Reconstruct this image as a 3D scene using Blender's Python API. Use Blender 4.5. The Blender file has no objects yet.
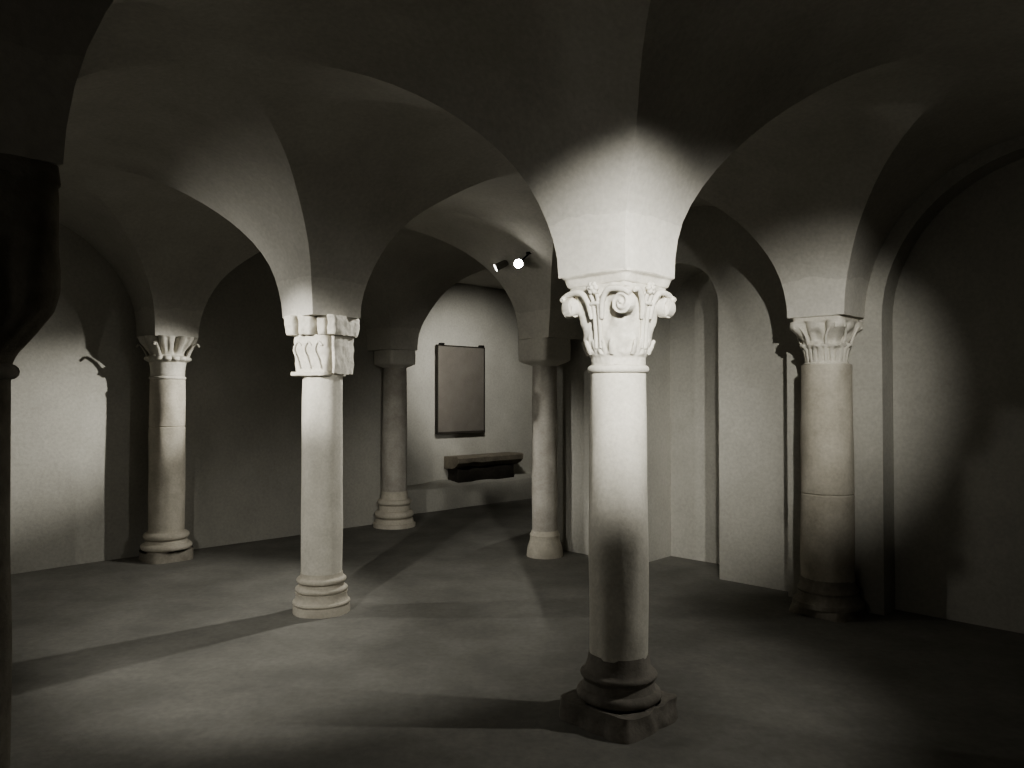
import bpy, bmesh, math, random
from mathutils import Vector, Matrix, noise
C = bpy.context.scene.collection
PI = math.pi
S2 = math.sqrt(2)
rnd = random.Random(4)

def W(u, v, z=0.0):
    """grid frame (u to the far left, v to the far right) -> world"""
    return Vector(((v - u) / S2, (u + v) / S2, z))

# ------------------------------------------------------------------ materials
def nd(nt, kind, **kw):
    n = nt.nodes.new(kind)
    for k, v in kw.items():
        if k in n.inputs: n.inputs[k].default_value = v
        else: setattr(n, k, v)
    return n

def stone(name, c1, c2, rough=.9, scale=2.2, bump=.25, fine=38, spots=0.0, band=None, stain=None):
    m = bpy.data.materials.new(name); m.use_nodes = True
    nt = m.node_tree; L = nt.links.new
    bs = nt.nodes['Principled BSDF']; bs.inputs['Roughness'].default_value = rough
    bs.inputs['Specular IOR Level'].default_value = .25
    geo = nt.nodes.new('ShaderNodeNewGeometry')
    n1 = nd(nt, 'ShaderNodeTexNoise', Scale=scale, Detail=7.0, Roughness=.62)
    n2 = nd(nt, 'ShaderNodeTexNoise', Scale=fine, Detail=5.0, Roughness=.6)
    L(geo.outputs['Position'], n1.inputs['Vector']); L(geo.outputs['Position'], n2.inputs['Vector'])
    r = nt.nodes.new('ShaderNodeValToRGB')
    r.color_ramp.elements[0].position = .33; r.color_ramp.elements[1].position = .68
    r.color_ramp.elements[0].color = (*c1, 1); r.color_ramp.elements[1].color = (*c2, 1)
    L(n1.outputs['Fac'], r.inputs['Fac'])
    mx = nd(nt, 'ShaderNodeMixRGB', blend_type='MULTIPLY'); mx.inputs[0].default_value = .35
    L(r.outputs[0], mx.inputs[1]); L(n2.outputs['Fac'], mx.inputs[2])
    g = nd(nt, 'ShaderNodeMixRGB', blend_type='MULTIPLY'); g.inputs[0].default_value = 1
    g.inputs[2].default_value = (1.18, 1.18, 1.18, 1); L(mx.outputs[0], g.inputs[1])
    col = g.outputs[0]
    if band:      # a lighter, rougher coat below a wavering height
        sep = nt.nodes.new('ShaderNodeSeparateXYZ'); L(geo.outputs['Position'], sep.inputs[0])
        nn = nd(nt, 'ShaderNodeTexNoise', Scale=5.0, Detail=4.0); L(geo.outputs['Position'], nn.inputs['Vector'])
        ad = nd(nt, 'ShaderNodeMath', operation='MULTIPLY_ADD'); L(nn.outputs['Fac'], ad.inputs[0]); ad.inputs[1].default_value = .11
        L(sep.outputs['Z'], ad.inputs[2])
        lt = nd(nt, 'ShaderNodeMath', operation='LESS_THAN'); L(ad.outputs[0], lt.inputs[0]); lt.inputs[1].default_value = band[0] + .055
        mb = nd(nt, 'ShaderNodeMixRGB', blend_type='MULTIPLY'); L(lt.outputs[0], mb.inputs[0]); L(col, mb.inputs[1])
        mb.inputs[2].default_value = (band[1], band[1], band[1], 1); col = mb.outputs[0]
    L(col, bs.inputs['Base Color'])
    b1 = nd(nt, 'ShaderNodeBump', Strength=bump, Distance=.02); L(n1.outputs['Fac'], b1.inputs['Height'])
    b2 = nd(nt, 'ShaderNodeBump', Strength=bump, Distance=.006); L(n2.outputs['Fac'], b2.inputs['Height'])
    L(b1.outputs[0], b2.inputs['Normal'])
    last = b2
    if spots:
        vo = nd(nt, 'ShaderNodeTexVoronoi', Scale=26.0); L(geo.outputs['Position'], vo.inputs['Vector'])
        b3 = nd(nt, 'ShaderNodeBump', Strength=spots, Distance=.01); L(vo.outputs['Distance'], b3.inputs['Height'])
        L(b2.outputs[0], b3.inputs['Normal']); last = b3
    L(last.outputs[0], bs.inputs['Normal'])
    return m

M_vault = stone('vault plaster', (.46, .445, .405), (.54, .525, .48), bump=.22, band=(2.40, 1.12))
M_wall = stone('wall plaster', (.385, .375, .34), (.46, .45, .41), scale=1.6, bump=.2)
M_floor = stone('worn floor', (.17, .167, .152), (.24, .235, .215), scale=1.9, bump=.35, fine=24, rough=.85)
M_stone = stone('pale column stone', (.56, .54, .48), (.66, .635, .57), scale=6, bump=.3, fine=55)
M_warm = stone('warm column stone', (.42, .39, .33), (.56, .53, .46), scale=5, bump=.35, fine=50)
M_grey = stone('grey column stone', (.34, .32, .285), (.46, .44, .40), scale=5, bump=.35, fine=50)
M_base = stone('weathered base and shaded column stone', (.22, .20, .17), (.36, .34, .29), scale=7, bump=.5, fine=40)
M_foot = stone('damp dark foot stone', (.17, .158, .138), (.28, .262, .232), scale=7, bump=.5, fine=40)  # darker than the base stone, for the foreground column's base and plinth
M_slab = stone('dark slab stone', (.15, .135, .108), (.25, .225, .18), scale=6, bump=.6, fine=40)
M_under = stone('slab shade and dark frame', (.03, .027, .022), (.05, .045, .038), scale=6, bump=.6, fine=40)  # shade under the slab put into the colour; also colours the board frame
M_board = stone('grey brown board', (.155, .142, .125), (.185, .172, .152), scale=4, bump=.06, fine=70, rough=.7)

def plain(name, col, rough=.5, metal=0, emit=0, ecol=(1, .97, .9)):
    m = bpy.data.materials.new(name); m.use_nodes = True
    bs = m.node_tree.nodes['Principled BSDF']
    bs.inputs['Base Color'].default_value = (*col, 1); bs.inputs['Roughness'].default_value = rough
    bs.inputs['Metallic'].default_value = metal
    n = nd(m.node_tree, 'ShaderNodeTexNoise', Scale=120.0)
    b = nd(m.node_tree, 'ShaderNodeBump', Strength=.05); m.node_tree.links.new(n.outputs['Fac'], b.inputs['Height'])
    m.node_tree.links.new(b.outputs[0], bs.inputs['Normal'])
    if emit:
        bs.inputs['Emission Color'].default_value = (*ecol, 1); bs.inputs['Emission Strength'].default_value = emit
    return m
M_black = plain('black metal', (.02, .02, .02), .45, .6)
M_lens = plain('glowing lens', (1, 1, 1), .3, 0, 60)
M_rim = plain('lit lens rim', (1, 1, 1), .3, 0, 5)
M_grime = plain('dusty grey housing', (.16, .15, .135), .8)

# ------------------------------------------------------------------ object helpers
def link(name, bm, mat, parent=None, smooth=True, angle=35):
    bmesh.ops.recalc_face_normals(bm, faces=bm.faces)
    me = bpy.data.meshes.new(name); 
    if smooth:
        for f in bm.faces: f.smooth = True
        ca = math.radians(angle)
        for e in bm.edges:
            if len(e.link_faces) == 2 and e.calc_face_angle(0) > ca: e.smooth = False
    bm.to_mesh(me); bm.free(); me.materials.append(mat)
    o = bpy.data.objects.new(name, me); C.objects.link(o)
    if parent: o.parent = parent
    return o
def struct(name, bm, mat, **k):
    o = link(name, bm, mat, **k); o['kind'] = 'structure'; return o
def thing(name, label, cat, loc=(0, 0, 0), rz=0, group=None):
    o = bpy.data.objects.new(name, None); C.objects.link(o); o.location = loc; o.rotation_euler = (0, 0, rz)
    o.empty_display_size = .2
    o['label'] = label; o['category'] = cat
    o['kind'] = 'thing'
    if group: o['group'] = group
    return o

def loft(bm, f, nth, zs, cap=True, close=True):
    """f(theta, z) -> (x, y, z)"""
    rings = []
    for z in zs:
        rings.append([bm.verts.new(f(2 * PI * i / nth, z)) for i in range(nth)])
    for a, b in zip(rings, rings[1:]):
        for i in range(nth):
            j = (i + 1) % nth
            bm.faces.new((a[i], a[j], b[j], b[i]))
    if cap:
        bm.faces.new(list(reversed(rings[0]))); bm.faces.new(rings[-1])
    return rings

def lathe(bm, prof, nth=64, wob=0.0, seed=0):
    def f(k):
        r, z = prof[k]
        out = []
        for i in range(nth):
            th = 2 * PI * i / nth
            n = wob * noise.noise(Vector((math.cos(th) * 2 + seed, math.sin(th) * 2, z * 2.5))) if wob else 0
            out.append(bm.verts.new(((r + n) * math.cos(th), (r + n) * math.sin(th), z)))
        return out
    rings = [f(k) for k in range(len(prof))]
    for a, b in zip(rings, rings[1:]):
        for i in range(nth):
            j = (i + 1) % nth; bm.faces.new((a[i], a[j], b[j], b[i]))
    bm.faces.new(list(reversed(rings[0]))); bm.faces.new(rings[-1])

def torus_prof(z0, z1, r, n=7):
    """bulging half-round moulding between z0 and z1 rising to radius r"""
    h = (z1 - z0) / 2; zc = (z0 + z1) / 2
    return [(r - h + h * math.cos(a), zc + h * math.sin(a)) for a in [(-PI / 2) + PI * k / (n - 1) for k in range(n)]]

def sup(th, n):
    c, s = abs(math.cos(th)), abs(math.sin(th))
    return (c ** n + s ** n) ** (-1 / n)

def lerp(tab, z):
    if z <= tab[0][0]: return tab[0][1]
    for (a, va), (b, vb) in zip(tab, tab[1:]):
        if z <= b:
            t = (z - a) / (b - a); return va + (vb - va) * t
    return tab[-1][1]

def box(bm, x0, x1, y0, y1, z0, z1, bev=0, rough=0, cuts=0, seed=0):
    r = bmesh.ops.create_cube(bm, size=1)
    vs = r['verts']
    for v in vs:
        v.co = Vector((x0 + (v.co.x + .5) * (x1 - x0), y0 + (v.co.y + .5) * (y1 - y0), z0 + (v.co.z + .5) * (z1 - z0)))
    es = list({e for v in vs for e in v.link_edges})
    if bev:
        g = bmesh.ops.bevel(bm, geom=es, offset=bev, segments=2, affect='EDGES', profile=.6)
    if cuts:
        fs = list(bm.faces)
        bmesh.ops.subdivide_edges(bm, edges=list({e for f in fs for e in f.edges}), cuts=cuts, use_grid_fill=True)
        for v in bm.verts:
            v.co += Vector(noise.noise_vector(v.co * 9 + Vector((seed, 0, 0)))) * rough

# ------------------------------------------------------------------ vault
NU = {-2: -5.7, -1: -3.03, 0: -.36, 1: 2.32, 2: 4.99, 3: 7.64, 4: 10.3}
nodes = {}
A = Vector((.52, 3.77)); B = Vector((-1.39, 5.64)); Cc = Vector((-3.34, 7.46))
F = Vector((2.31, 5.64)); E = Vector((.33, 7.65)); D = Vector((-1.43, 9.38)); G = Vector((-1.425, 1.93))
fixed = {(1, 1): A, (2, 1): B, (3, 1): Cc, (1, 2): F, (2, 2): E, (3, 2): D, (1, 0): G}
vj = {-3: -7.4, -2: -4.82, -1: -2.2, 0: .4, 1: 3.0, 2: 5.62, 3: 8.22, 4: 10.8}
ui = {-2: -5.7, -1: -3.03, 0: -.36, 1: 2.31, 2: 4.97, 3: 7.64, 4: 10.3}
for i in ui:
    for j in vj:
        p = W(ui[i], vj[j]); nodes[(i, j)] = Vector((p.x, p.y))
nodes.update(fixed)
nodes[(2, 0)] = B + (G - A); nodes[(3, 0)] = Cc + (G - A)
nodes[(0, 1)] = A + (A - B); nodes[(0, 2)] = F + (F - E) * .95
SPRING = 2.14; RISE = 1.12; PH = .0755

def samples(lo, hi, n=36):
    out = []
    for k in range(lo, hi):
        out += [(k, 0.0)]
        for q in range(n + 1):
            th = PI * q / n
            out.append((k + .5 - (.5 - PH) * math.cos(th), RISE * math.sin(th)))
    out.append((hi, 0.0))
    return out
SS = samples(-2, 4); TT = samples(-3, 4)

def bil(s, t):
    i = min(3, max(-2, math.floor(s))); j = min(3, max(-3, math.floor(t)))
    a, b = s - i, t - j
    return (nodes[(i, j)] * (1 - a) * (1 - b) + nodes[(i + 1, j)] * a * (1 - b) +
            nodes[(i, j + 1)] * (1 - a) * b + nodes[(i + 1, j + 1)] * a * b)

bm = bmesh.new(); grid = {}; hv = {}
for a, (s, hs) in enumerate(SS):
    for b, (t, ht) in enumerate(TT):
        h1 = 0 if s > 3 else hs
        h2 = ht
        if t > 2 and s < 2: h2 = 0
        if t > 2.5: h2 = RISE if s > 2 else 0
        p = bil(s, t); h = max(h1, h2)
        n = noise.noise_vector(Vector((p.x * 1.3, p.y * 1.3, h * 2)))
        w = .022 * min(1, h / .3)
        z = SPRING + h + n.z * w
        grid[a, b] = bm.verts.new((p.x + n.x * w, p.y + n.y * w, z)); hv[a, b] = h
for a in range(len(SS) - 1):
    for b in range(len(TT) - 1):
        q = [grid[a, b], grid[a + 1, b], grid[a + 1, b + 1], grid[a, b + 1]]
        hh = [hv[a, b], hv[a + 1, b], hv[a + 1, b + 1], hv[a, b + 1]]
        # split along the groin: the diagonal whose two ends are the most alike stays an edge
        if abs((hh[0] + hh[2]) - (hh[1] + hh[3])) < 1e-6: bm.faces.new(q); continue
        if (hh[0] + hh[2]) > (hh[1] + hh[3]):
            # groin hangs down: keep lower diagonal as edge
            bm.faces.new((q[0], q[1], q[3])); bm.faces.new((q[1], q[2], q[3]))
        else:
            bm.faces.new((q[0], q[1], q[2])); bm.faces.new((q[0], q[2], q[3]))
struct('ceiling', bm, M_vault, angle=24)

# ------------------------------------------------------------------ floor
bm = bmesh.new()
n = 90
vs = {}
for a in range(n + 1):
    for b in range(n + 1):
        p = W(-5.5 + 15.0 * a / n, -7.0 + 17.2 * b / n)
        p.z = .012 * noise.noise(Vector((p.x * .9, p.y * .9, 0)))
        vs[a, b] = bm.verts.new(p)
for a in range(n):
    for b in range(n):
        bm.faces.new((vs[a, b], vs[a + 1, b], vs[a + 1, b + 1], vs[a, b + 1]))
struct('floor', bm, M_floor)

# ------------------------------------------------------------------ walls
def uvbox(bm, u0, u1, v0, v1, z0=-.1, z1=3.7, cuts=0):
    c = [W(u0, v0), W(u1, v0), W(u1, v1), W(u0, v1)]
    lo = [bm.verts.new((p.x, p.y, z0)) for p in c]; hi = [bm.verts.new((p.x, p.y, z1)) for p in c]
    bm.faces.new(lo); bm.faces.new(hi)
    for k in range(4):
        bm.faces.new((lo[k], lo[(k + 1) % 4], hi[(k + 1) % 4], hi[k]))

def arched(bm, u0, u1, vf, vb, ops, z1=3.7, rad=.02):
    """wall slab facing -v with round-headed recesses; ops: (ua, ub, spring, rise, vback)"""
    us = {u0, u1}
    for (a, b, sp, ri, vk) in ops:
        for k in range(33): us.add((a + b) / 2 - (b - a) / 2 * math.cos(PI * k / 32))
    us = sorted(us)
    def op(u):
        for o in ops:
            if o[0] - 1e-6 < u < o[1] + 1e-6: return o
    def head(o, u):
        x = (u - (o[0] + o[1]) / 2) / ((o[1] - o[0]) / 2)
        return o[2] + o[3] * math.sqrt(max(0, 1 - x * x))
    def quad(*ps): bm.faces.new([bm.verts.new(p) for p in ps])
    for a, b in zip(us, us[1:]):
        o = op((a + b) / 2)
        if o:
            za, zb = head(o, a), head(o, b)
            quad(W(a, vf, za), W(b, vf, zb), W(b, vf, z1), W(a, vf, z1))
            quad(W(a, vf, za), W(b, vf, zb), W(b, o[4], zb), W(a, o[4], za))
            quad(W(a, o[4], -.1), W(b, o[4], -.1), W(b, o[4], zb), W(a, o[4], za))
        else:
            quad(W(a, vf, -.1), W(b, vf, -.1), W(b, vf, z1), W(a, vf, z1))
    for (a, b, sp, ri, vk) in ops:
        for e in (a, b):
            quad(W(e, vf, -.1), W(e, vk, -.1), W(e, vk, sp), W(e, vf, sp))
    quad(W(u0, vf, -.1), W(u0, vb, -.1), W(u0, vb, z1), W(u0, vf, z1))
    quad(W(u1, vf, -.1), W(u1, vb, -.1), W(u1, vb, z1), W(u1, vf, z1))
    quad(W(u0, vb, -.1), W(u1, vb, -.1), W(u1, vb, z1), W(u0, vb, z1))
    bmesh.ops.remove_doubles(bm, verts=bm.verts, dist=1e-4)

bm = bmesh.new()
arched(bm, -4.2, 2.05, 5.80, 6.4, [(-2.75, -.62, 2.12, 1.06, 6.02), (-.10, 2.03, 2.12, 1.06, 6.02)])
bmesh.ops.recalc_face_normals(bm, faces=bm.faces)
struct('wall_right', bm, M_wall, smooth=False)
bm = bmesh.new(); uvbox(bm, 2.05, 2.745, 5.80, 6.4); struct('trim_2', bm, M_wall, smooth=False)
bm = bmesh.new()
arched(bm, 2.745, 5.40, 5.95, 6.62, [(3.43, 4.28, 2.37, .40, 6.5)])
struct('wall_niche', bm, M_wall, smooth=False)
bm = bmesh.new(); uvbox(bm, 5.0, 5.40, 6.62, 9.4); uvbox(bm, 5.0, 9.2, 9.1, 9.5)
struct('wall_side', bm, M_wall, smooth=False)
bm = bmesh.new(); uvbox(bm, 8.60, 9.2, 5.7, 9.5); struct('wall_back', bm, M_wall, smooth=False)
bm = bmesh.new(); uvbox(bm, 7.93, 9.2, -6.5, 5.70); struct('wall_left', bm, M_wall, smooth=False)
bm = bmesh.new(); uvbox(bm, -5, 9.2, -6.9, -6.0); uvbox(bm, -5, -4.0, -6.5, 6.4); struct('wall_front', bm, M_wall, smooth=False)

# ------------------------------------------------------------------ column parts
R45 = PI / 4
def shaft(parent, r0, r1, z0, z1, mat, off=(0, 0), wob=.006, seed=0, joint=None):
    bm = bmesh.new(); prof = []
    n = 48
    for k in range(n + 1):
        t = k / n; z = z0 + (z1 - z0) * t
        prof.append((r0 + (r1 - r0) * t + .004 * math.sin(PI * t), z))
    if joint:
        prof = [p for p in prof if abs(p[1] - joint) > .02]
        i = next(k for k, p in enumerate(prof) if p[1] > joint); r = prof[i][0]
        prof[i:i] = [(r, joint - .008), (r - .006, joint - .003), (r - .006, joint + .003), (r, joint + .008)]
    lathe(bm, prof, 72, wob, seed)
    for v in bm.verts: v.co.x += off[0]; v.co.y += off[1]
    return link('shaft', bm, mat, parent)

def spiral_disc(bm, center, right, up, out, R, thick, hand=1, turns=1.6, nr=16, na=48):
    """rolled volute: a drum whose outer face carries a spiral ridge"""
    for_rings = []
    for k in range(nr + 1):
        rr = R * k / nr
        ring = []
        for q in range(na):
            ph = 2 * PI * q / na
            arm = (rr / R) * turns - hand * ph / (2 * PI)
            ridge = .5 + .5 * math.cos(2 * PI * arm)
            edge = math.sqrt(max(0, 1 - (rr / R) ** 6))
            h = thick * (.62 + .38 * ridge) * (.55 + .45 * edge) + thick * .35 * max(0, 1 - rr / (R * .25))
            ring.append(bm.verts.new(center + right * (rr * math.cos(ph)) + up * (rr * math.sin(ph)) + out * h))
        for_rings.append(ring)
    back = [bm.verts.new(center + right * (R * .97 * math.cos(2 * PI * q / na)) + up * (R * .97 * math.sin(2 * PI * q / na)) - out * thick * 1.2) for q in range(na)]
    for_rings.append(back)
    for a, b in zip(for_rings, for_rings[1:]):
        for q in range(na):
            j = (q + 1) % na
            if a is for_rings[0]:
                bm.faces.new((a[q], b[q], b[j])) if False else bm.faces.new((a[q], a[j], b[j], b[q]))
            else: bm.faces.new((a[q], a[j], b[j], b[q]))
    bm.faces.new(back)
    bmesh.ops.remove_doubles(bm, verts=bm.verts, dist=1e-5)

def tube(bm, pts, radii, n=10, flat=1.0, out=None):
    rings = []
    for k, p in enumerate(pts):
        d = (pts[min(k + 1, len(pts) - 1)] - pts[max(k - 1, 0)]).normalized()
        o = (out or Vector((0, 0, 1)))
        s = d.cross(o).normalized(); o2 = s.cross(d).normalized()
        r = radii[k] if isinstance(radii, list) else radii
        rings.append([bm.verts.new(p + s * (r * math.cos(2 * PI * q / n)) + o2 * (r * flat * math.sin(2 * PI * q / n))) for q in range(n)])
    for a, b in zip(rings, rings[1:]):
        for q in range(n):
            j = (q + 1) % n; bm.faces.new((a[q], a[j], b[j], b[q]))
    bm.faces.new(list(reversed(rings[0]))); bm.faces.new(rings[-1])

def curve3(ps, n=14):
    out = []
    for k in range(len(ps) - 1):
        p0, p1, p2, p3 = ps[max(k - 1, 0)], ps[k], ps[k + 1], ps[min(k + 2, len(ps) - 1)]
        for q in range(n):
            t = q / n
            out.append(.5 * ((2 * p1) + (p2 - p0) * t + (2 * p0 - 5 * p1 + 4 * p2 - p3) * t * t + (3 * p1 - p0 - 3 * p2 + p3) * t ** 3))
    out.append(ps[-1]); return out

def ss(a, b, x):
    t = min(1, max(0, (x - a) / (b - a))); return t * t * (3 - 2 * t)

def square_slab(parent, name, a0, a1, z0, z1, mat, rough=.006, seed=0, off=(0, 0), n=9, steps=6):
    bm = bmesh.new()
    def f(th, z):
        t = (z - z0) / (z1 - z0); a = a0 + (a1 - a0) * t; k = a * sup(th, n)
        p = Vector((k * math.cos(th) + off[0], k * math.sin(th) + off[1], z))
        return p + Vector(noise.noise_vector(p * 11 + Vector((seed, 3, 1)))) * rough
    zs = [z0 + (z1 - z0) * q / steps for q in range(steps + 1)]
    loft(bm, f, 96, zs)
    return link(name, bm, mat, parent, angle=40)

# ---- A : volute capital column
colA = thing('stone_column', 'pale round stone column in the centre foreground with scrolled volute capital', 'column', (A.x, A.y, 0), R45)
bm = bmesh.new()
prof = [(.20, .10)] + torus_prof(.10, .155, .205) + [(.172, .165), (.168, .19), (.176, .205)] + torus_prof(.205, .235, .185) + [(.160, .245), (.150, .28), (.143, .32)]
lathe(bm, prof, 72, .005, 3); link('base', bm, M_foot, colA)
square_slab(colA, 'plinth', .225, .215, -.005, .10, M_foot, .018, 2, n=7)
shaft(colA, .141, .137, .31, 1.672, M_stone, seed=1)
bm = bmesh.new(); lathe(bm, torus_prof(1.672, 1.712, .150, 9), 72, .002); link('astragal', bm, M_stone, colA)
def capA(th, z):
    t = (z - 1.71) / (2.09 - 1.71)
    n = 2 + 4.0 * ss(.15, .9, t)
    a = lerp([(0, .131), (.10, .134), (.13, .142), (.45, .150), (.75, .163), (1, .178)], t)
    k = a * sup(th, n)
    c = abs(math.cos(2 * th))         # 1 at the middle of a face, 0 at corners
    # lower ring of small leaves, standing proud with a ragged foot
    foot = .135 + .012 * math.sin(9 * th) + .008 * math.sin(23 * th)
    ring = ss(foot, foot + .02, t) * (1 - ss(.30, .42, t))
    k += .010 * ring * (.6 + .4 * math.cos(16 * th))
    # hollow between stem and corner leaf
    k -= .016 * ss(.35, .6, t) * (1 - ss(.85, 1, t)) * (.5 - .5 * math.cos(8 * th))
    p = Vector((k * math.cos(th), k * math.sin(th), z))
    return p + Vector(noise.noise_vector(p * 22)) * .004 + Vector(noise.noise_vector(p * 60)) * .0018
bm = bmesh.new(); loft(bm, capA, 256, [1.71 + .38 * q / 70 for q in range(71)])
cap = link('capital', bm, M_stone, colA, angle=60)
faces = [(Vector((-1, 0, 0)), (1, 1)), (Vector((0, -1, 0)), (0, 1)), (Vector((1, 0, 0)), (1, 1)), (Vector((0, 1, 0)), (1, 1))]
for fi, (nrm, vol) in enumerate(faces):
    side = Vector((0, 0, 1)).cross(nrm)      # runs along the face
    up = Vector((0, 0, 1))
    out = (nrm + up * -.12).normalized()
    bm = bmesh.new()
    # twin-ribbed central stem with a knot and a flower
    for sx in (-.014, .014):
        pts = curve3([nrm * .150 + side * sx + up * 1.79, nrm * .158 + side * sx + up * 1.90, nrm * .172 + side * sx * 1.1 + up * 2.0, nrm * .188 + side * sx * 1.3 + up * 2.045])
        tube(bm, pts, .0105, 8, 1, nrm)
    tube(bm, [nrm * .176 - side * .032 + up * 2.0, nrm * .181 + up * 2.003, nrm * .176 + side * .032 + up * 2.0], .010, 8, 1, nrm)
    for q in range(6):
        a = q * PI / 3
        c = nrm * .196 + side * (.02 * math.cos(a)) + up * (2.073 + .018 * math.sin(a))
        bmesh.ops.create_uvsphere(bm, u_segments=10, v_segments=7, radius=.0145, matrix=Matrix.Translation(c))
    bmesh.ops.create_uvsphere(bm, u_segments=10, v_segments=7, radius=.012, matrix=Matrix.Translation(nrm * .207 + up * 2.073))
    link('stem', bm, M_stone, cap, angle=50)
    for k, sd in enumerate((-1, 1)):
        has = vol[k]
        if has:
            bm = bmesh.new()
            big = .052 if not (fi == 0 and sd == -1) else .046
            c = nrm * .170 + side * (sd * .160) + up * 1.995
            spiral_disc(bm, c, side, up, out, big, .026, hand=sd)
            link('volute', bm, M_stone, cap, angle=50)
        # band that springs from the stem, arches under the abacus and rolls into the volute
        bm = bmesh.new()
        e = .168 if has else .13
        pts = curve3([nrm * .166 + side * (sd * .030) + up * 1.93, nrm * .178 + side * (sd * .045) + up * 2.01, nrm * .186 + side * (sd * .085) + up * 2.058,
                      nrm * .186 + side * (sd * (e - .01)) + up * 2.056] + ([nrm * .184 + side * (sd * .208) + up * 2.03] if has else []), 10)
        tube(bm, pts, [.012 + .004 * math.sin(PI * q / (len(pts) - 1)) for q in range(len(pts))], 8, .9, nrm)
        link('scroll_band', bm, M_stone, cap, angle=50)
    # small curled leaves at the foot
    bm = bmesh.new()
    for q, sx in enumerate((-.075, -.028, .03, .078)):
        pts = curve3([nrm * .132 + side * sx * .8 + up * 1.765, nrm * .150 + side * sx * .9 + up * 1.80, nrm * .155 + side * (sx * .95) + up * 1.822, nrm * .160 + side * (sx + .004) + up * 1.824], 6)
        tube(bm, pts, [.016 * (1 - .5 * k / (len(pts) - 1)) for k in range(len(pts))], 8, .6, nrm)
    link('leaf', bm, M_stone, cap, angle=50)
def abac(th, z):
    t = (z - 2.07) / .075
    a = lerp([(0, .172), (.25, .176), (.3, .184), (.8, .196), (.85, .205), (1, .205)], t)
    k = a * sup(th, 12)
    k -= .016 * abs(math.cos(2 * th)) ** .7 * (1 - ss(.8, 1, t)) * .8
    return Vector((k * math.cos(th), k * math.sin(th), z)) + Vector(noise.noise_vector(Vector((math.cos(th) * 3, math.sin(th) * 3, z * 4)))) * .003
bm = bmesh.new(); loft(bm, abac, 128, [2.07 + .075 * q / 16 for q in range(17)]); link('abacus', bm, M_stone, colA, angle=45)

# ---- B : two-tier block capital, cracked
colB = thing('stone_column', 'pale round stone column with cracked two-tier block capital, left of centre', 'column', (B.x, B.y, 0), PI / 4 + math.radians(28))
bm = bmesh.new()
prof = [(.205, -.005), (.205, .03), (.200, .062)] + torus_prof(.062, .09, .206, 5) + [(.186, .10), (.180, .125), (.186, .150)] + torus_prof(.152, .188, .186, 7) + [(.160, .194), (.158, .212)] + torus_prof(.214, .258, .176, 7) + [(.150, .265), (.148, .29)]
lathe(bm, prof, 72, .006, 8); link('base', bm, M_warm, colB)
shaft(colB, .146, .143, .28, 1.722, M_stone, seed=5)
def lump(bm, cx, cy, ax, ay, z0, z1, seed, rough=.010, n=7, taper=1.0):
    def f(th, z):
        t = (z - z0) / (z1 - z0)
        c, s = math.cos(th), math.sin(th)
        k = (abs(c) ** n + abs(s) ** n) ** (-1 / n)
        e = 1 - .05 * (abs(2 * t - 1)) ** 6
        w = taper + (1 - taper) * t
        p = Vector((cx + ax * k * c * e * w, cy + ay * k * s * e * w, z))
        return p + Vector(noise.noise_vector(p * 16 + Vector((seed, 0, 0)))) * rough + Vector(noise.noise_vector(p * 45 + Vector((seed, 0, 0)))) * rough * .35
    loft(bm, f, 96, [z0 + (z1 - z0) * q / 26 for q in range(27)])
# local -x is the lit left face, local -y the narrow right face
bm = bmesh.new(); lump(bm, 0.0, .016, .158, .146, 1.722, 2.012, 1, .010, taper=.95)
bm2 = bm; capB = link('capital', bm2, M_stone, colB, angle=60)
bm = bmesh.new(); lump(bm, .014, -.160, .146, .018, 1.728, 2.008, 5, .008, n=5, taper=.93); link('split_block', bm, M_stone, capB, angle=60)
bm = bmesh.new(); lump(bm, -.003, .03, .172, .150, 1.712, 1.742, 9, .006, n=6); link('necking', bm, M_stone, capB, angle=60)
for (cx, cy, ax, ay, sd) in ((-.02, .155, .185, .052, 11), (-.02, .03, .192, .068, 13), (.0, -.085, .180, .042, 15), (.0, -.172, .19, .040, 17)):
    bm = bmesh.new(); lump(bm, cx, cy, ax, ay, 2.005, 2.145, sd, .009, n=6, taper=.93); link('abacus_block', bm, M_stone, colB, angle=60)
# shallow worn carving on the lit face
bm = bmesh.new()
for q in range(3):
    y0 = -.08 + .085 * q
    pts = curve3([Vector((-.160, y0, 1.77)), Vector((-.168, y0 + .02, 1.84)), Vector((-.168, y0 + .045, 1.90)), Vector((-.166, y0 + .02, 1.955)), Vector((-.160, y0 - .01, 1.93))], 8)
    tube(bm, pts, .0075, 8, .7, Vector((-1, 0, 0)))
link('carving', bm, M_stone, capB, angle=60)

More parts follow.
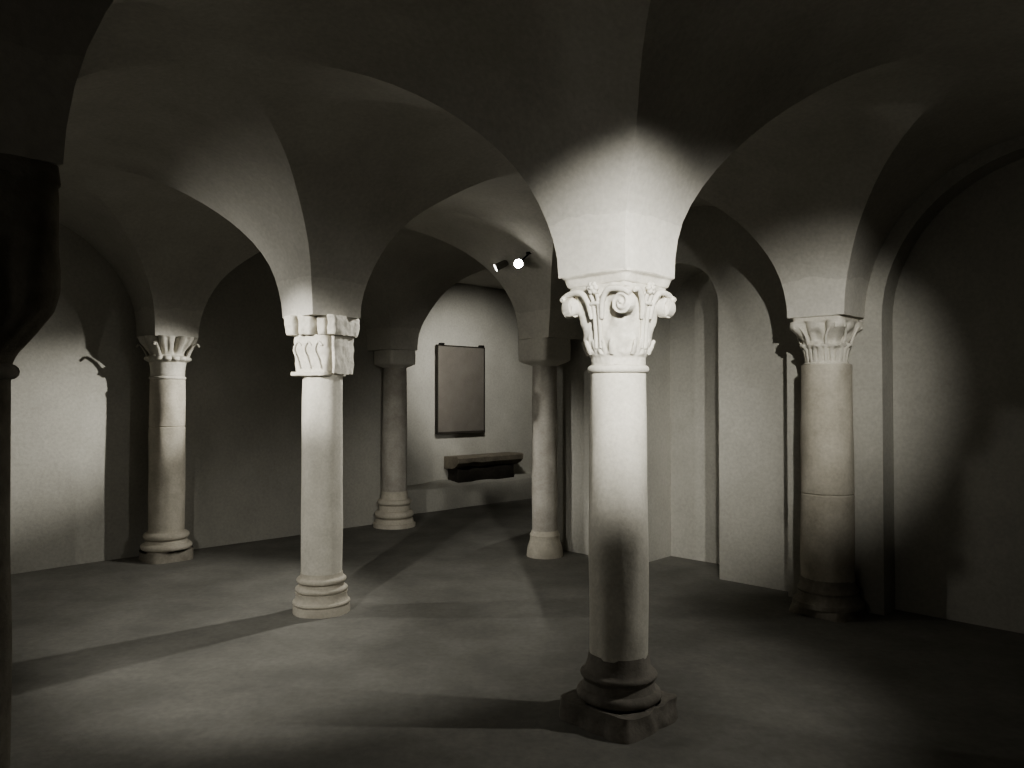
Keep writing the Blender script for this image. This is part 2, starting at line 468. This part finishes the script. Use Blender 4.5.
# ---- C : fan leaf capital at far left
colC = thing('stone_column', 'round stone column with flared fan-leaf capital before the far left wall', 'column', (Cc.x, Cc.y, 0), R45)
bm = bmesh.new()
prof = [(.24, .10)] + torus_prof(.10, .165, .232) + [(.192, .175), (.185, .195)] + torus_prof(.20, .268, .208) + [(.165, .275), (.160, .30)]
lathe(bm, prof, 72, .006, 18); link('base', bm, M_warm, colC)
square_slab(colC, 'plinth', .215, .21, -.005, .10, M_base, .006, 7, n=4)
shaft(colC, .163, .158, .29, 1.735, M_warm, seed=9, joint=1.28)
bm = bmesh.new(); lathe(bm, torus_prof(1.733, 1.765, .168, 7) + [(.155, 1.77), (.155, 1.80), (.160, 1.86), (.172, 1.91)], 72, .002); link('astragal', bm, M_stone, colC)
def capC(th, z):
    t = (z - 1.90) / (2.145 - 1.90)
    a = lerp([(0, .168), (.10, .195), (.2, .192), (.28, .165), (.6, .178), (1, .205)], t)
    k = a * sup(th, 2 + 3 * ss(.3, 1, t))
    k += .018 * (1 - ss(.18, .30, t)) * ss(0, .1, t) * abs(math.cos(8 * th))     # scalloped collar
    lf = abs(math.sin(4 * th + PI / 4 * 0))                                  # fan ribs
    k += .045 * ss(.28, .9, t) * (lf ** .6) - .035 * ss(.25, .5, t) * (1 - lf) ** 3
    k -= .014 * ss(.3, .6, t) * (1 - ss(.9, 1, t)) * max(0, math.cos(16 * th))
    return Vector((k * math.cos(th), k * math.sin(th), z)) + Vector(noise.noise_vector(Vector((math.cos(th) * 5, math.sin(th) * 5, z * 20)))) * .003
bm = bmesh.new(); loft(bm, capC, 288, [1.90 + .245 * q / 44 for q in range(45)])
capc = link('capital', bm, M_stone, colC, angle=60)
for ang in (-PI / 4, PI / 4, 3 * PI / 4, -3 * PI / 4):
    bm = bmesh.new()
    d = Vector((math.cos(ang), math.sin(ang), 0))
    pts = curve3([d * .19 + Vector((0, 0, 1.95)), d * .225 + Vector((0, 0, 2.02)), d * .275 + Vector((0, 0, 2.075)), d * .305 + Vector((0, 0, 2.05))], 8)
    tube(bm, pts, [.03 * (1 - .45 * k / (len(pts) - 1)) for k in range(len(pts))], 10, .5, d)
    link('corner_leaf', bm, M_stone, capc, angle=60)

# ---- F : two-tier leaf capital against the right wall
colF = thing('stone_column', 'thick round stone column with two-tier carved leaf capital, engaged to the right wall', 'column', (F.x - .005, F.y, 0), R45)
bm = bmesh.new()
prof = [(.245, .055), (.240, .085), (.215, .11), (.205, .15), (.212, .165), (.205, .185), (.192, .20), (.186, .25)]
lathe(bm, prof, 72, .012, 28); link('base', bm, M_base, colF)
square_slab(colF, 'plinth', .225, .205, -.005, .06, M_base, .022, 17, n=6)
shaft(colF, .184, .172, .24, 1.795, M_warm, seed=14, joint=.86)
def capF(th, z):
    t = (z - 1.79) / (2.11 - 1.79)
    n = 2 + 3.5 * ss(.4, 1, t)
    a = lerp([(0, .150), (.04, .158), (.07, .145), (.40, .162), (.47, .168), (.50, .150), (.75, .170), (1, .188)], t)
    k = a * sup(th, n)
    lo = ss(.07, .12, t) * (1 - ss(.38, .42, t))
    k -= .017 * lo * max(0, math.cos(24 * th)) ** .5 * (1 if True else 0)
    tip = max(0, math.cos(8 * th)) ** .6
    k += .024 * tip * math.exp(-((t - .44) / .07) ** 2)
    # tall leaves: corners (diagonals) and middle of each face
    up_ = ss(.48, .58, t)
    leaf = abs(math.cos(4 * th)) ** .35
    k += .020 * up_ * leaf * ss(.5, .9, t) - .030 * up_ * (1 - leaf) * (1 - ss(.93, 1, t))
    corner = max(0, -math.cos(4 * th))
    k += .022 * corner * math.exp(-((t - .86) / .12) ** 2)
    mid = max(0, math.cos(4 * th)) ** 4
    k -= .02 * mid * ss(.5, .6, t) * (1 - ss(.7, .85, t))
    return Vector((k * math.cos(th), k * math.sin(th), z)) + Vector(noise.noise_vector(Vector((math.cos(th) * 5, math.sin(th) * 5, z * 14)))) * .004
bm = bmesh.new(); loft(bm, capF, 288, [1.79 + .32 * q / 70 for q in range(71)])
capf = link('capital', bm, M_stone, colF, angle=60)
for ang in (-PI * .75, -PI / 4, PI * .75, PI / 4):
    for dl in (-.38, .38):
        bm = bmesh.new(); a0 = ang + dl; d0 = Vector((math.cos(a0), math.sin(a0), 0)); d1 = Vector((math.cos(ang + dl * .35), math.sin(ang + dl * .35), 0)); 
        Z = lambda q: Vector((0, 0, q))
        pts = curve3([d0 * .168 + Z(1.945), d0 * .186 + Z(2.0), (d0 + d1) * .108 + Z(2.06), d1 * .245 + Z(2.085), d1 * .246 + Z(2.055)], 8)
        tube(bm, pts, [.011] * len(pts), 8, .9, d0); link('leaf_rib', bm, M_stone, capf, angle=60)
square_slab(colF, 'abacus', .178, .184, 2.105, 2.145, M_stone, .004, 31, n=12)

# ---- D, E : plain block capitals at the back opening
def plain_cap(parent, r, a, z0, z1, mat, zs=1.0):
    bm = bmesh.new()
    def f(th, z):
        t = (z - z0) / (z1 - z0)
        n = 2 + 7 * ss(0, .25, t)
        k = (r + (a - r) * ss(0, .22, t)) * sup(th, n)
        p = Vector((k * math.cos(th), k * math.sin(th), z))
        return p + Vector(noise.noise_vector(p * 9)) * .006
    loft(bm, f, 96, [z0 + (z1 - z0) * q / 24 for q in range(25)])
    return link('capital', bm, mat, parent, angle=45)
colD = thing('stone_column', 'slim dim stone column with stepped base, left of the opening to the hanging board', 'column', (D.x, D.y, 0), R45)
bm = bmesh.new()
prof = [(.255, -.005), (.255, .045), (.235, .055), (.225, .10)] + torus_prof(.11, .20, .235) + [(.19, .21), (.185, .26)] + torus_prof(.265, .335, .205) + [(.165, .345), (.155, .43)]
lathe(bm, prof, 64, .006, 38); link('base', bm, M_warm, colD)
shaft(colD, .150, .138, .42, 1.935, M_grey, seed=22)
plain_cap(colD, .145, .191, 1.925, 2.134, M_vault)
colE = thing('stone_column', 'slim grey stone column just left of the tall foreground column, beside the stone ledge', 'column', (E.x - .005, E.y, 0), R45)
bm = bmesh.new()
prof = [(.185, -.005), (.180, .05), (.172, .09), (.150, .15), (.145, .19), (.150, .205), (.142, .22), (.130, .25)]
lathe(bm, prof, 64, .008, 48); link('base', bm, M_warm, colE)
shaft(colE, .127, .122, .24, 1.92, M_grey, seed=27)
plain_cap(colE, .125, .197, 1.87, 2.138, M_vault)
# ---- G : foreground column at the left frame edge
colG = thing('stone_column', 'dark unlit column cut off by the left edge in the near foreground', 'column', (G.x, G.y, 0), R45)
bm = bmesh.new()
prof = [(.21, .08)] + torus_prof(.08, .14, .205) + [(.17, .15), (.168, .18)] + torus_prof(.185, .23, .185) + [(.15, .24), (.147, .28)]
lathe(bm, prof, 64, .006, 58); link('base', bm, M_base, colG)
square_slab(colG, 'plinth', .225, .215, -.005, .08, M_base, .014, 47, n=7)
shaft(colG, .150, .138, .27, 1.605, M_base, seed=33)  # shaft and capital in darker stone, standing in for lack of light
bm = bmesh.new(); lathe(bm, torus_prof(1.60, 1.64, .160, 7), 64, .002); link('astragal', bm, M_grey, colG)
bm = bmesh.new()
def capG(th, z):
    t = (z - 1.635) / (2.10 - 1.635)
    a = lerp([(0, .142), (.08, .155), (.18, .180), (.29, .210), (.41, .219), (1, .214)], t)
    k = a * sup(th, 2 + 5 * ss(.05, .3, t)); k -= .012 * ss(.05, .2, t) * (1 - ss(.5, .8, t)) * (.5 + .5 * math.cos(16 * th))
    p = Vector((k * math.cos(th), k * math.sin(th), z)); return p + Vector(noise.noise_vector(p * 14)) * .006
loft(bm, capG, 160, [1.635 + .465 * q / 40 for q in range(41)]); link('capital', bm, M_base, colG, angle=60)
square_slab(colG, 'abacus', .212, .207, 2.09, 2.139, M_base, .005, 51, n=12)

# ------------------------------------------------------------------ niche things
def uvobj(name, label, cat, u, v, z):
    """thing whose local +x runs along +v and local -y... faces the room (-u)"""
    p = W(u, v, z); return thing(name, label, cat, p, R45)
# local +x -> world (1,1)/sqrt2 = +v ; local +y -> world (-1,1)/sqrt2 = +u
bd = uvobj('hanging_board', 'tall grey-brown rectangular board hung from two pegs on the far wall', 'board', 8.60, 7.475, 0)
bm = bmesh.new(); box(bm, -.45, .45, -.075, -.045, 1.07, 2.31, bev=.004); link('panel', bm, M_board, bd)
bm = bmesh.new()
box(bm, -.463, -.45, -.085, -.040, 1.055, 2.325); box(bm, .45, .463, -.085, -.040, 1.055, 2.325)
box(bm, -.463, .463, -.085, -.040, 1.04, 1.07); box(bm, -.463, .463, -.085, -.040, 2.31, 2.325)
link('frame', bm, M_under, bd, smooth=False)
for x in (-.36, .42):
    bm = bmesh.new()
    bmesh.ops.create_cone(bm, cap_ends=True, segments=16, radius1=.02, radius2=.015, depth=.10, matrix=Matrix.Translation((x, -.05, 2.338)) @ Matrix.Rotation(PI / 2, 4, 'X'))
    link('peg', bm, M_black, bd)

# stone ledge along the far wall, with the slab on it
bm = bmesh.new(); 
def ledge(bm):
    n, m = 40, 10
    prof = [(-.34, -.05), (-.345, .10), (-.335, .25), (-.31, .315), (-.25, .345), (-.10, .355), (.02, .36)]
    rows = []
    for k in range(n + 1):
        x = -1.25 + 2.83 * k / n
        rows.append([bm.verts.new(Vector((x, y, z)) + Vector(noise.noise_vector(Vector((x * 2.2, y * 3, z * 3)))) * .03) for y, z in prof])
    for a, b in zip(rows, rows[1:]):
        for q in range(len(prof) - 1): bm.faces.new((a[q], a[q + 1], b[q + 1], b[q]))
    bm.faces.new(rows[0]); bm.faces.new(rows[-1])
ledge(bm)
o = link('wall_ledge', bm, M_wall, None); o.location = W(8.60, 7.497, 0); o.rotation_euler = (0, 0, R45); o['kind'] = 'structure'; o.name = 'trim_1'
sl = uvobj('stone_slab', 'thick dark rough stone slab raised on the ledge below the hanging board', 'slab', 8.60, 7.85, 0)
bm = bmesh.new()
def slabmesh(bm):
    n = 44; rows = []
    for k in range(n + 1):
        x = -.66 + 1.32 * k / n
        e = .02 * noise.noise(Vector((x * 3, 0, 5))); g = .035 * noise.noise(Vector((x * 4, 2, 1)))
        pr = [(-.02, .54), (-.20, .54 + g * .4), (-.28, .575 + g), (-.33 + e, .625 + g * .6), (-.34 + e, .695), (-.31, .715), (-.20, .715), (-.02, .715)]
        rows.append([bm.verts.new((x, y, z)) for y, z in pr])
    for a, b in zip(rows, rows[1:]):
        for q in range(8): bm.faces.new((a[q], a[(q + 1) % 8], b[(q + 1) % 8], b[q]))
    bm.faces.new(rows[0]); bm.faces.new(rows[-1])
slabmesh(bm); link('slab', bm, M_slab, sl, angle=30)
bm = bmesh.new(); box(bm, -.60, .55, -.25, -.03, .30, .56, bev=.02, rough=.02, cuts=4, seed=3); link('shade_support', bm, M_under, sl)  # near-black block stands in for the shadow under the slab

# ------------------------------------------------------------------ lamps
def fixture(label, pos, aim, lensmat, mount, r=.044, rim=False):
    t = thing('spotlight', label, 'spotlight', pos)
    d = (Vector(aim) - Vector(pos)).normalized()
    q = d.to_track_quat('Z', 'Y').to_matrix().to_4x4()
    bm = bmesh.new()
    prof = [(.012, -.115), (r * .8, -.11), (r * 1.0, -.09), (r * 1.08, -.01), (r * 1.12, 0.0), (r * 1.12, .012), (r * .98, .012), (r * .98, -.003)]
    lathe(bm, prof, 32); bm.transform(q); link('housing', bm, M_grime if rim else M_black, t)
    bm = bmesh.new()
    if rim:
        lathe(bm, [(r * .9, .002), (r * 1.08, .011), (r * 1.16, .013), (r * 1.16, .018), (r * .9, .019)], 32); bm.transform(q); link('lens', bm, lensmat, t)
    else:
        lathe(bm, [(r * .90, .0), (r * .90, .008), (r * .7, .012)], 32); bm.transform(q); link('lens', bm, lensmat, t)
    bm = bmesh.new()
    m = Vector(mount) - Vector(pos)
    s0 = -d * .06
    tube(bm, [s0, s0 + (m - s0) * .5, m], .008, 10); 
    bmesh.ops.create_cone(bm, cap_ends=True, segments=20, radius1=.03, radius2=.03, depth=.02, matrix=Matrix.Translation(m))
    link('bracket', bm, M_grime if rim else M_black, t)
    return t
def spot(pos, aim, watts, full, blend=.5, rad=.03, col=(1, .975, .905)):
    l = bpy.data.lights.new('lamp', 'SPOT'); l.energy = watts; l.spot_size = math.radians(full); l.spot_blend = blend
    l.shadow_soft_size = rad; l.color = col
    o = bpy.data.objects.new('lamp', l); C.objects.link(o); o.location = pos
    o.rotation_euler = (Vector(aim) - Vector(pos)).to_track_quat('-Z', 'Y').to_euler(); return o

P1 = Vector((.06, 7.10, 2.80))
fixture('small black spotlight with glaring white lens under the central vault', P1, (-.15, 3.0, 2.0), M_lens, P1 + Vector((.10, .02, .10)))
P6 = Vector((-.145, 7.38, 2.815))
fixture('small dark spotlight showing only a thin bright lens edge, beneath the back arch', P6, P6 + Vector((-.85, -.06, -.42)), M_rim, P6 + Vector((.07, .06, .085)), r=.032, rim=True)

LP = [
 # pos, aim, watts, cone, blend
 ((.04, 7.02, 2.78), (-3.3, 5.15, .6), 165, 80, .6),          # the visible one
 ((.00, 7.04, 2.77), (-3.95, 7.08, 1.36), 560, 24, 1.0),          # its beam to the far left column
 ((-4.0, 5.52, 2.50), (-1.3, 5.5, 1.55), 80, 88, .9),          # left bay
 ((-1.98, 1.75, 2.75), (-1.25, 5.5, .30), 215, 56, .6),           # behind the near left column
 ((.60, 1.20, 2.55), (.54, 3.77, 1.86), 540, 41, 1.0),           # on the scrolled capital
 ((.85, .30, 2.70), (.60, 3.77, .5), 5, 42, 1.0),  # added weak fill on the lower foreground shaft, no lamp known there
 ((-.19, 7.38, 2.79), (-2.0, 7.3, 2.0), 5, 60, 1.0),
 ((3.02, 3.55, 2.62), (.2, 4.20, .85), 95, 76, .7),           # right bay
 ((-.20, 8.62, 2.92), (-.65, 11.3, 1.85), 240, 58, .9),          # on the board
 ((1.40, 1.95, 2.95), (2.08, 5.7, 1.66), 330, 35, 1.0),        # on the leaf capital
 ((-2.9, 3.1, 2.75), (-1.42, 5.6, 1.78), 480, 22, 1.0),         # on the block capital
 ((-2.9, 3.9, 2.75), (2.6, 6.0, 1.6), 120, 28, 1.0),            # across to the right wall
]
for p, a, w, c, b in LP: spot(p, a, w, c, b)

fl = bpy.data.lights.new('added_fill', 'POINT'); fl.energy = 24; fl.shadow_soft_size = .4; fl.color = (1, .97, .9)  # added unseen fill behind the camera, lifts the darkest areas
fo = bpy.data.objects.new('added_fill', fl); C.objects.link(fo); fo.location = (-3.6, -1.6, 1.9)

w = bpy.data.worlds.new('w'); bpy.context.scene.world = w; w.use_nodes = True
w.node_tree.nodes['Background'].inputs[0].default_value = (.01, .01, .01, 1)
w.node_tree.nodes['Background'].inputs[1].default_value = .2

# ------------------------------------------------------------------ camera
cam = bpy.data.cameras.new('cam'); co = bpy.data.objects.new('cam', cam); C.objects.link(co)
cam.sensor_width = 36; cam.lens = 36 * 769 / 1024
co.location = (0, 0, 1.55); co.rotation_euler = (PI / 2 + math.radians(1.09), 0, 0)
sc = bpy.context.scene; sc.camera = co
cam.clip_start = .02
sc.view_settings.view_transform = 'AgX'
sc.view_settings.exposure = .34
sc.view_settings.look = 'AgX - Medium High Contrast'
sc.cycles.use_denoising = True
sc.cycles.max_bounces = 8; sc.cycles.diffuse_bounces = 6
